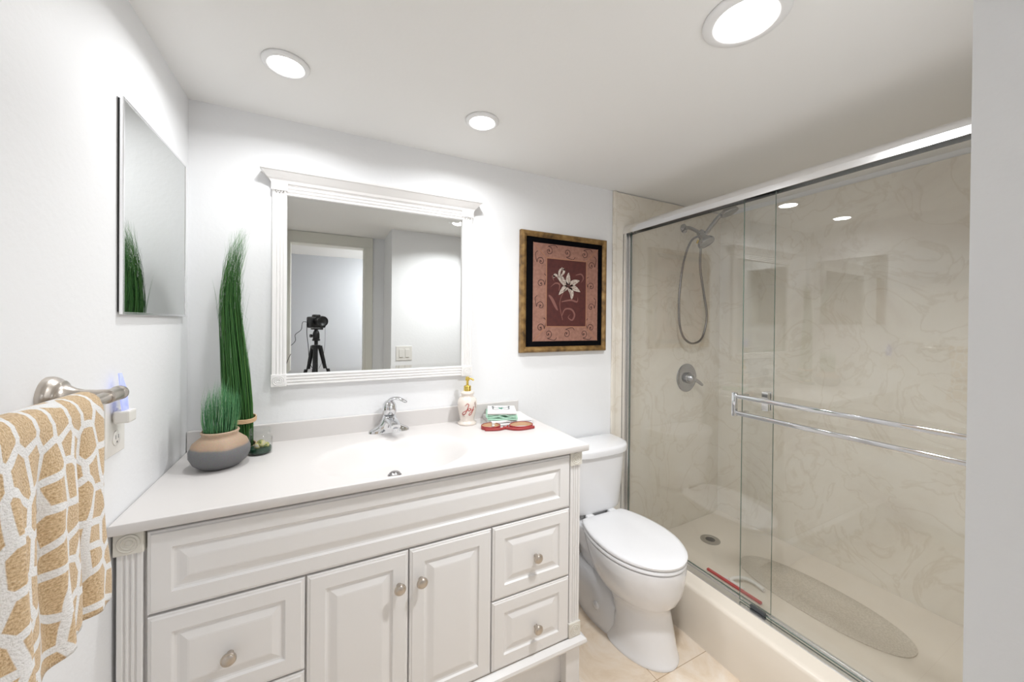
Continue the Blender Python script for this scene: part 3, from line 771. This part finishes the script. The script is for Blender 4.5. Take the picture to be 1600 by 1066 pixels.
# lily: coordinates in picture fractions of the maroon field
def fr(u, v): return (cx0+(cx1-cx0)*u, cz1-(cz1-cz0)*v)
def st(pts, w_, mi): strokes2d(bm, [fr(*p) for p in pts], w_, onp2, mi)
tap = lambda m: (lambda t_: max(.0008, m*sin(pi*min(1, .12+t_*.88))))
st([(.50, .40), (.36, .56), (.33, .70), (.40, .90)], lambda t_: .0035, 4)
st([(.30, .47), (.32, .38), (.22, .36), (.10, .42)], tap(.008), 4); st([(.37, .63), (.60, .60), (.76, .62), (.78, .55)], tap(.010), 4)
st([(.38, .84), (.46, .74), (.62, .74), (.70, .82), (.64, .90), (.54, .86), (.60, .81)], tap(.010), 4)
st([(.72, .22), (.86, .20), (.92, .26), (.86, .33)], tap(.008), 4); st([(.06, .54), (.14, .60), (.24, .72), (.28, .76)], tap(.017), 4)
st([(.24, .27), (.15, .26), (.18, .33)], tap(.010), 4)
for q in ([(.30, .26), (.32, .18), (.38, .12)], [(.33, .26), (.42, .19), (.40, .14), (.45, .17)], [(.28, .26), (.20, .24), (.16, .30)], [(.32, .27), (.38, .27), (.44, .30)]): st(q, tap(.014), 3)
def petal(a, b, c_, wd): st([a, b, c_], lambda t_: max(.0008, wd*.86*sin(pi*(.08+.90*t_**.85))**1.15), 3)
ctr = (.53, .395)
petal(ctr, (.53, .29), (.54, .19), .036); petal(ctr, (.68, .33), (.82, .30), .034); petal(ctr, (.70, .42), (.84, .47), .034)
petal(ctr, (.62, .49), (.62, .60), .032); petal(ctr, (.42, .44), (.30, .53), .034); petal(ctr, (.40, .33), (.26, .27), .034)
def onp3(u, v, lift): return Vector((u, YP-.0014-lift, v))
for e in ((.54, .24), (.74, .32), (.76, .445), (.62, .54), (.36, .49), (.34, .30)):
    strokes2d(bm, [fr(*ctr), fr((ctr[0]+e[0])/2+.005, (ctr[1]+e[1])/2), fr(*e)], lambda t_: .003*(1-t_)+.0008, onp3, 6)
obj('print', bm, [M_mauve, M_maroon, M_scroll, M_petal, M_stem, M_seam, M_petald], pic)

# ------------------------------------------------------------------ toilet
tx = 1.688
to = thing('toilet', (tx, -.35, 0), 'white two piece toilet with closed lid between vanity and shower', 'toilet')
def egg(z, w_, yb, yc, yf, nb=2.0, nf=2.0, seg=56, clip=None, cx=tx):
    out = []
    for k in range(seg):
        a = 2*pi*k/seg; c, s = cos(a), sin(a); n = nb if s > 0 else nf
        x = cx+w_/2*abs(c)**(2/n)*(1 if c >= 0 else -1)
        y = yc+((yb-yc) if s > 0 else (yc-yf))*abs(s)**(2/n)*(1 if s >= 0 else -1)
        if clip is not None: y = min(y, clip)
        out.append(Vector((x, y, z)))
    return out
bm = NB()
loft(bm, [egg(0, .268, -.33, -.44, -.648), egg(.006, .270, -.33, -.44, -.650), egg(.012, .262, -.335, -.44, -.646), egg(.06, .240, -.36, -.47, -.632), egg(.12, .226, -.37, -.475, -.618), egg(.175, .222, -.34, -.46, -.606),
          egg(.205, .232, -.30, -.44, -.607), egg(.222, .262, -.28, -.43, -.620), egg(.245, .302, -.25, -.43, -.640), egg(.28, .334, -.21, -.43, -.655), egg(.31, .348, -.19, -.43, -.660), egg(.345, .360, -.17, -.43, -.664), egg(.385, .364, -.15, -.43, -.668), egg(.395, .360, -.15, -.43, -.666), egg(.398, .34, -.16, -.43, -.655)])
# rear foot with side panel
loft(bm, [egg(0, .266, -.09, -.30, -.52, 2.4), egg(.01, .268, -.09, -.30, -.52, 2.4), egg(.05, .262, -.09, -.29, -.49, 2.4, 2.4), egg(.10, .256, -.09, -.27, -.45, 2.6, 2.6), egg(.145, .250, -.09, -.25, -.40, 2.6, 2.6), egg(.18, .238, -.09, -.23, -.34, 2.6, 2.6), egg(.195, .20, -.10, -.21, -.30, 2.4)])
# trapway body and deck
loft(bm, [egg(.02, .15, -.10, -.28, -.46, 3, 3), egg(.18, .15, -.10, -.28, -.46, 3, 3), egg(.26, .19, -.08, -.28, -.46, 3, 3), egg(.33, .25, -.05, -.26, -.45, 4, 3), egg(.37, .27, -.04, -.2, -.40, 5, 3), egg(.398, .27, -.04, -.2, -.38, 5, 3), egg(.404, .262, -.045, -.2, -.37, 5, 3)])
bowl = obj('bowl', bm, M_porc, to, smooth=True, auto=60)
for sgn in (-1, 1):
    bm = NB(); lathe(bm, [(.018, 0), (.018, .006), (.014, .012), (.006, .015), (0, .0155)], (tx+sgn*.122, -.325, .085), (sgn, -.1, .25), 24); obj('bolt_cap', bm, M_porc, to, smooth=True, auto=60)
bm = NB(); CL = -.225
loft(bm, [egg(.3985, .352, -.13, -.43, -.662, clip=CL), egg(.402, .362, -.125, -.43, -.669, clip=CL), egg(.412, .362, -.125, -.43, -.669, clip=CL), egg(.4155, .354, -.13, -.43, -.665, clip=CL)])
obj('seat', bm, M_seat, to, smooth=True, auto=50)
bm = NB(); CL = -.212
loft(bm, [egg(.4185, .350, -.13, -.43, -.664, clip=CL), egg(.421, .360, -.125, -.43, -.671, clip=CL), egg(.429, .361, -.125, -.43, -.672, clip=CL), egg(.434, .352, -.13, -.43, -.666, clip=CL-.003), egg(.4365, .325, -.14, -.43, -.652, clip=CL-.008), egg(.438, .20, -.22, -.43, -.57, clip=CL-.03), egg(.4385, .05, -.38, -.43, -.46)])
obj('lid', bm, M_seat, to, smooth=True, auto=50)
for dx in (-.07, .07):
    bm = NB(); box(bm, tx+dx-.022, tx+dx+.022, -.222, -.190, .403, .436, .007, 3); obj('hinge', bm, M_seat, to)
def tankring(z, w_, yb, yf, nf=3.4): 
    yc = yb-.03; return egg(z, w_, yb, yc, yf, 9, nf, 64)
bm = NB()
loft(bm, [tankring(.432, .30, -.05, -.185), tankring(.436, .34, -.035, -.20), tankring(.45, .352, -.03, -.205), tankring(.60, .385, -.025, -.212), tankring(.722, .408, -.022, -.218)])
obj('tank', bm, M_porc, to, smooth=True, auto=50)
bm = NB()
loft(bm, [tankring(.7225, .416, -.020, -.225), tankring(.727, .428, -.016, -.232), tankring(.752, .430, -.015, -.234), tankring(.760, .424, -.018, -.230), tankring(.764, .40, -.03, -.215)])
obj('tank_lid', bm, M_porc, to, smooth=True, auto=50)
bm = NB(); box(bm, tx-.09, tx+.09, -.17, -.06, .403, .4325, .004); obj('tank_gasket', bm, M_porc, to)

# ------------------------------------------------------------------ shower pan
pan = thing('shower_pan', (2.39, -.78, 0), 'beige shower pan with raised threshold under the sliding glass doors', 'shower pan')
bm = NB()
sec = [(1.888, 0), (1.894, .10), (1.902, .200), (1.906, .210), (1.914, .2155), (1.925, .217), (1.995, .219), (2.044, .219), (2.052, .215), (2.057, .205), (2.066, .12), (2.080, .095), (2.11, .086), (2.50, .076), (2.82, .088), (2.865, .094), (2.875, .098), (2.8895, .100), (2.8895, 0)]
rings = [[Vector((x, y, z)) for x, z in sec] for y in (-1.5595, -1.50, -.8, -.06, -.0105)]
loft(bm, rings)
obj('basin', bm, M_pan, pan, auto=40)
DX, DY, DZ = 2.54, -.205, .0772
t = thing('floor_drain', (DX, DY, DZ), 'round grey metal drain in the shower floor', 'drain')
bm = NB(); lathe(bm, [(.055, 0), (.055, .003), (.050, .005), (.032, .0045), (.031, .0035), (0, .0035)], (DX, DY, DZ), seg=40); obj('drain_ring', bm, mat('dull_drain_metal', (.50, .48, .45), .4, metal=.8), t, smooth=True, auto=40)
bm = NB()
for i in range(-3, 4):
    hl = sqrt(max(.0001, .026**2-(i*.0075)**2)); box(bm, DX+i*.0075-.0015, DX+i*.0075+.0015, DY-hl, DY+hl, DZ+.0032, DZ+.0046, mi=0)
obj('drain_slots', bm, M_dark, t)
bm = NB()
MX, MY = 2.545, -.745; rings = []
pz = lambda x: .086-.010*(x-2.11)/.39 if x < 2.5 else .076+.012*(x-2.5)/.32
for k, z in ((1, .0), (1, .004), (.985, .005)):
    rings.append([Vector((x_, MY+.345*k*abs(sin(a))**.9*(1 if sin(a) > 0 else -1), pz(x_)+.0006+z)) for a in [2*pi*i/64 for i in range(64)] for x_ in [MX+.150*k*abs(cos(a))**.9*(1 if cos(a) > 0 else -1)]])
loft(bm, rings)
tag(obj('bath_mat', bm, M_mat_sh, auto=40), 'oval textured clear bath mat lying on the shower floor', 'bath mat')
# squeegee
sq = thing('squeegee', (2.25, -.52, .085), 'red bladed squeegee with white handle on the shower floor behind the glass', 'squeegee')
bm = NB(); box(bm, 2.255, 2.270, -.66, -.385, .084, .094, .002); obj('rubber_blade', bm, M_redb, sq)
bm = NB()
tube(bm, smooth_pts([(2.272, -.50, .094), (2.30, -.505, .100), (2.345, -.53, .102), (2.36, -.57, .100), (2.355, -.62, .096)], 6), .009, 12)
box(bm, 2.268, 2.285, -.57, -.47, .083, .098, .003)
obj('handle', bm, M_plate, sq, smooth=True, auto=40)

# ------------------------------------------------------------------ shower door
sh = thing('shower_door_frame', (2.02, -.78, .219), 'chrome header rail, wall jambs and bottom track around the sliding glass shower doors', 'door frame')
bm = NB()
sec = [(1.996, 1.918), (1.996, 1.941), (1.999, 1.954), (2.004, 1.962), (2.013, 1.970), (2.040, 1.973), (2.050, 1.969), (2.053, 1.960), (2.053, 1.918), (2.050, 1.918), (2.050, 1.950), (2.000, 1.950), (2.000, 1.918)]
loft(bm, [[Vector((x, y, z)) for x, z in sec] for y in (-1.5595, -.0105)])
for f in bm.faces: f.smooth = False
obj('header_rail', bm, M_chrome_s, sh)
for y_w, d_ in ((-.0105, -1), (-1.5595, 1)):
    bm = NB(); lo, hi = sorted((y_w, y_w+d_*.024))
    for xa in (1.999, 2.021, 2.046): box(bm, xa, xa+.005, lo, hi, .2195, 1.93, .001)
    lo, hi = sorted((y_w, y_w+d_*.005)); box(bm, 1.999, 2.051, lo, hi, .2195, 1.93, .001)
    obj('wall_jamb', bm, M_chrome_s, sh)
bm = NB()
sec = [(1.984, .2185), (1.986, .2215), (2.022, .2225), (2.024, .2265), (2.027, .2265), (2.029, .2225), (2.040, .2225), (2.0415, .227), (2.044, .227), (2.046, .2185)]
loft(bm, [[Vector((x, y, z)) for x, z in sec] for y in (-1.5595, -.0105)])
for f in bm.faces: f.smooth = False
obj('bottom_track', bm, M_chrome_s, sh)
bm = NB(); box(bm, 2.007, 2.020, -.815, -.755, .2235, .236, .003); obj('door_guide', bm, M_grey, sh)
def pane(name, x, y0, y1, label, grp='sliding glass shower panes'):
    t = thing(name, (x, (y0+y1)/2, .232), label, 'glass door')
    bm = NB(); fs = box(bm, x, x+.006, y0, y1, .2275, 1.945)
    for f in bm.faces:
        if abs(f.normal.x) < .5 and False: pass
    bm.normal_update()
    for f in bm.faces:
        f.material_index = 0 if abs(f.normal.x) > .9 else 1
    obj('glass_pane', bm, [M_glass, M_glassedge], t); return t
pA = pane('sliding_glass_door', 2.009, -1.53, -.712, 'outer sliding shower glass pane at right carrying the double towel bar')
pB = pane('sliding_glass_door', 2.033, -.822, -.036, 'inner sliding shower glass pane at left, reaching the wall jamb')
bm = NB(); XB = 1.958
for zb in (1.096, 1.026):
    box(bm, XB-.006, XB+.006, -1.49, -.712, zb-.0085, zb+.0085, .0025, 3)
box(bm, XB-.009, XB+.009, -.722, -.706, 1.012, 1.110, .002); box(bm, XB-.009, XB+.009, -1.50, -1.484, 1.012, 1.110, .002)
for yy in (-.735, -1.475): 
    for zz in (1.096, 1.026): box(bm, XB, 2.009, yy-.008, yy+.008, zz-.008, zz+.008, .002)
obj('double_towel_bar', bm, M_chrome, pA, smooth=True, auto=35)
bm = NB(); box(bm, 2.016, 2.0325, -.812, -.787, 1.045, 1.120, .002); box(bm, 2.0395, 2.058, -.812, -.787, 1.045, 1.120, .002); obj('pull_knob', bm, M_chrome_s, pB)

# ------------------------------------------------------------------ shower head and valve
M_showc = mat('dulled_chrome', (.42, .42, .43), .14, metal=1)
M_hose = mat('metal_hose', (.32, .31, .31), .3, metal=1)
hs = thing('shower_head_set', (2.52, 0, 2.0), 'chrome fixed shower head with handheld wand and looping metal hose', 'shower head')
Y0_ = -.0105
bm = NB(); lathe(bm, [(.030, 0), (.030, .004), (.022, .010), (.012, .016)], (2.515, Y0_, 2.015), (0, -1, 0), 28)
tube(bm, smooth_pts([(2.515, Y0_-.005, 2.015), (2.515, -.05, 2.012), (2.518, -.095, 1.985), (2.522, -.125, 1.962)], 6), .0105, 14)
obj('shower_arm', bm, M_showc, hs, smooth=True, auto=45)
bm = NB()
lathe(bm, [(.0, -.024), (.020, -.022), (.024, -.008), (.024, .008), (.020, .022), (0, .024)], (2.525, -.135, 1.955), (.3, -.5, -.6), 24)
tube(bm, [(2.525, -.135, 1.955), (2.500, -.15, 1.945), (2.485, -.150, 1.925)], [.012, .011, .010], 12)
obj('diverter', bm, M_showc, hs, smooth=True, auto=45)
def head(o, ax, s=1):
    bm = NB(); lathe(bm, [(.012*s, -.045*s), (.016*s, -.03*s), (.030*s, -.012*s), (.042*s, 0), (.046*s, .010*s), (.045*s, .018*s), (.042*s, .020*s)], o, ax, 36)
    return bm
h1 = obj('fixed_head', head((2.496, -.178, 1.902), (.10, -.50, -.82), 1.1), M_showc, hs, smooth=True, auto=45)
bm = NB(); ax = Vector((.10, -.50, -.82)).normalized(); lathe(bm, [(.040, .0205), (.038, .0225), (.02, .0235), (0, .0235)], (2.492, -.175, 1.905), ax, 36); obj('spray_face', bm, mat('grey_spray_face', (.34, .34, .34), .4), h1, smooth=True)
hx, hy, hz = 2.610, -.250, 2.080
bm = NB(); tube(bm, smooth_pts([(2.520, -.150, 1.935), (2.545, -.165, 1.975), (2.575, -.205, 2.045), (2.603, -.238, 2.086)], 6), [.010+.0035*sin(pi*i/18) for i in range(19)], 14)
ax = Vector((.15, -.35, -.9)).normalized()
lathe(bm, [(.010, -.030), (.024, -.022), (.046, -.004), (.051, .008), (.050, .014), (.046, .016)], (hx, hy, hz), ax, 36)
h2 = obj('hand_wand', bm, M_showc, hs, smooth=True, auto=45)
bm = NB(); lathe(bm, [(.045, .0165), (.042, .018), (0, .019)], (hx, hy, hz), ax, 36); obj('spray_face', bm, bpy.data.materials['grey_spray_face'], h2, smooth=True)
bm = NB()
hp = smooth_pts([(2.495, -.140, 1.940), (2.456, -.11, 1.905), (2.418, -.09, 1.777), (2.392, -.085, 1.60), (2.388, -.085, 1.48), (2.398, -.085, 1.38), (2.437, -.085, 1.306), (2.515, -.085, 1.271), (2.600, -.085, 1.300), (2.645, -.085, 1.402), (2.640, -.09, 1.48), (2.612, -.09, 1.59), (2.561, -.10, 1.748), (2.530, -.125, 1.87), (2.520, -.148, 1.935)], 14)
tube(bm, hp, [.0065+.0007*(1 if i % 2 else -1) for i in range(len(hp))], 10)
obj('metal_hose', bm, M_hose, hs, smooth=True)
bm = NB(); lathe(bm, [(.0085, 0), (.0085, .018)], (2.474, -.143, 1.892), (.35, -.2, .9), 12); obj('hose_collar', bm, M_brass, hs, smooth=True, auto=40)
vv = thing('shower_valve', (2.556, 0, 1.045), 'round chrome shower valve plate with lever on the shower wall', 'shower valve')
bm = NB(); lathe(bm, [(.092, 0), (.092, .004), (.086, .009), (.060, .012), (.045, .013)], (2.556, Y0_, 1.042), (0, -1, 0), 48); obj('round_plate', bm, M_showc, vv, smooth=True, auto=45)
bm = NB(); lathe(bm, [(.036, .012), (.034, .040), (.026, .050), (.020, .060), (.014, .064), (0, .065)], (2.556, Y0_, 1.042), (0, -1, 0), 32)
tube(bm, smooth_pts([(2.556, -.058, 1.042), (2.60, -.066, 1.020), (2.640, -.066, .995)], 5), [.012]*5+[.011]*3+[.009, .009, .007], 12); obj('lever', bm, M_showc, vv, smooth=True, auto=45)

# ------------------------------------------------------------------ light switches (seen in the mirror)
for zc, n_, lab in ((1.127, 2, 'upper cream double rocker switch plate beside the entry corner'), (.945, 2, 'lower cream double rocker switch plate below the other plate')):
    t = thing('switch_plate', (1.032, -1.57, zc-.06), lab, 'light switch', 'switch plates by the entry')
    bm = NB(); box(bm, .965, 1.098, -1.570, -1.564, zc-.060, zc+.060, .002); obj('cover_plate', bm, M_plate, t)
    for dx in (-.025, .025):
        bm = NB(); box(bm, 1.032+dx-.017, 1.032+dx+.017, -1.5645, -1.559, zc-.034, zc+.034, .002); obj('rocker', bm, M_plate, t)

# ------------------------------------------------------------------ camera and tripod behind the viewpoint (seen in the mirror)
F2 = Vector((sin(yaw), cos(yaw), 0)); Rr = Vector((cos(yaw), -sin(yaw), 0)); Z = Vector((0, 0, 1))
cb = CAM - F2*.018
dc = thing('mirrorless_camera', tuple(cb-F2*.10-Z*.055), 'black camera with large lens mounted on the tripod head', 'camera')
def obox(bm, c, hx_, hy_, hz_, bev=0):
    n0 = len(bm.verts); b2 = NB(); box(b2, -hx_, hx_, -hy_, hy_, -hz_, hz_, bev)
    mt = Matrix((Rr, F2, Z)).transposed().to_4x4(); mt.translation = c; b2.transform(mt)
    me = bpy.data.meshes.new('tmp'); b2.to_mesh(me); b2.free(); bm.from_mesh(me); bpy.data.meshes.remove(me)
bm = NB(); bc = cb-F2*.125-Z*.008
obox(bm, bc, .068, .030, .046, .012); obox(bm, bc+Z*.050, .026, .026, .014, .008); obox(bm, bc+Rr*-.050+F2*.028, .014, .012, .040, .008)
lathe(bm, [(.011, 0), (.011, .008)], tuple(bc+Rr*.045+Z*.045), seg=20)
cbo = obj('camera_body', bm, M_black, dc, auto=40)
bm = NB(); lathe(bm, [(.036, 0), (.037, .02), (.038, .05), (.042, .07), (.042, .086), (.039, .087), (.036, .080), (.02, .072), (0, .070)], tuple(cb-F2*.098), tuple(F2), 36); obj('lens', bm, M_black, dc, smooth=True, auto=40)
bm = NB()
for s_ in (-1, 1):
    pts = smooth_pts([tuple(bc+Rr*s_*.068+Z*.02), tuple(bc+Rr*s_*.074-Z*.08), tuple(bc+Rr*s_*.066-Z*.20+F2*.01), tuple(bc+Rr*s_*.05-Z*.33), tuple(bc+Rr*s_*.01-Z*.40)], 6)
    tube(bm, pts, .006 if s_ < 0 else .003, 8, flat=(1, .4))
obj('neck_strap', bm, M_strap, dc, smooth=True)
tp = thing('tripod', (bc.x, bc.y, 0), 'black tripod with ball head standing in the doorway', 'tripod')
tc = Vector((bc.x, bc.y, 0)); zt = bc.z-.046
bm = NB(); obox(bm, tc+Z*(zt-.008), .034, .022, .006, .002); lathe(bm, [(.008, 0), (.008, .02)], tuple(tc+Rr*.034+Z*(zt-.008)), tuple(Rr), 12)
lathe(bm, [(.012, -.014), (.019, -.028), (.024, -.04), (.026, -.05), (.026, -.085), (.024, -.09), (.030, -.094), (.030, -.105), (.02, -.108)], tuple(tc+Z*zt), seg=28)
lathe(bm, [(.008, .02), (.008, .034), (.014, .036), (.014, .048), (0, .049)], tuple(tc+Z*(zt-.065)), tuple(-Rr), 16)
obj('ball_head', bm, M_black, tp, smooth=True, auto=40)
bm = NB(); lathe(bm, [(.014, 0), (.014, -.03), (.034, -.034), (.036, -.06), (.024, -.066), (.014, -.07), (.014, -.40), (0, -.41)], tuple(tc+Z*(zt-.108)), seg=24); obj('centre_column', bm, M_blackm, tp, smooth=True, auto=40)
for k in range(3):
    a = yaw*-1+radians(90+35+120*k); d = Vector((cos(a), sin(a), 0)); top_ = tc+d*.030+Z*(zt-.150); foot = tc+d*.30; foot.z = .004
    V = foot-top_; bm = NB()
    tube(bm, [top_, top_+V*.12], [.018, .0155], 14); tube(bm, [top_+V*.12, top_+V*.36], .0145, 14); tube(bm, [top_+V*.33, top_+V*.37], .018, 14); tube(bm, [top_+V*.36, top_+V*.68], .0115, 14); tube(bm, [top_+V*.66, top_+V*.70], .015, 14); tube(bm, [top_+V*.69, foot], [.009, .009], 14)
    obj('leg', bm, M_blackm, tp, smooth=True, auto=40)
bm = NB()
A = bc-Rr*.068+Z*.0
pts = smooth_pts([A, A+Vector((-.035, 0, .0)), A+Vector((-.045, .02, -.06)), A+Vector((-.085, .02, -.10)), A+Vector((-.085, .03, -.15)), A+Vector((-.13, .04, -.20)), A+Vector((-.20, .04, -.26)), A+Vector((-.25, .02, -.42))], 8)
tube(bm, pts, .0022, 8)
tag(obj('shutter_cable', bm, M_black, smooth=True), 'thin black cable hanging from the left side of the camera', 'cable')
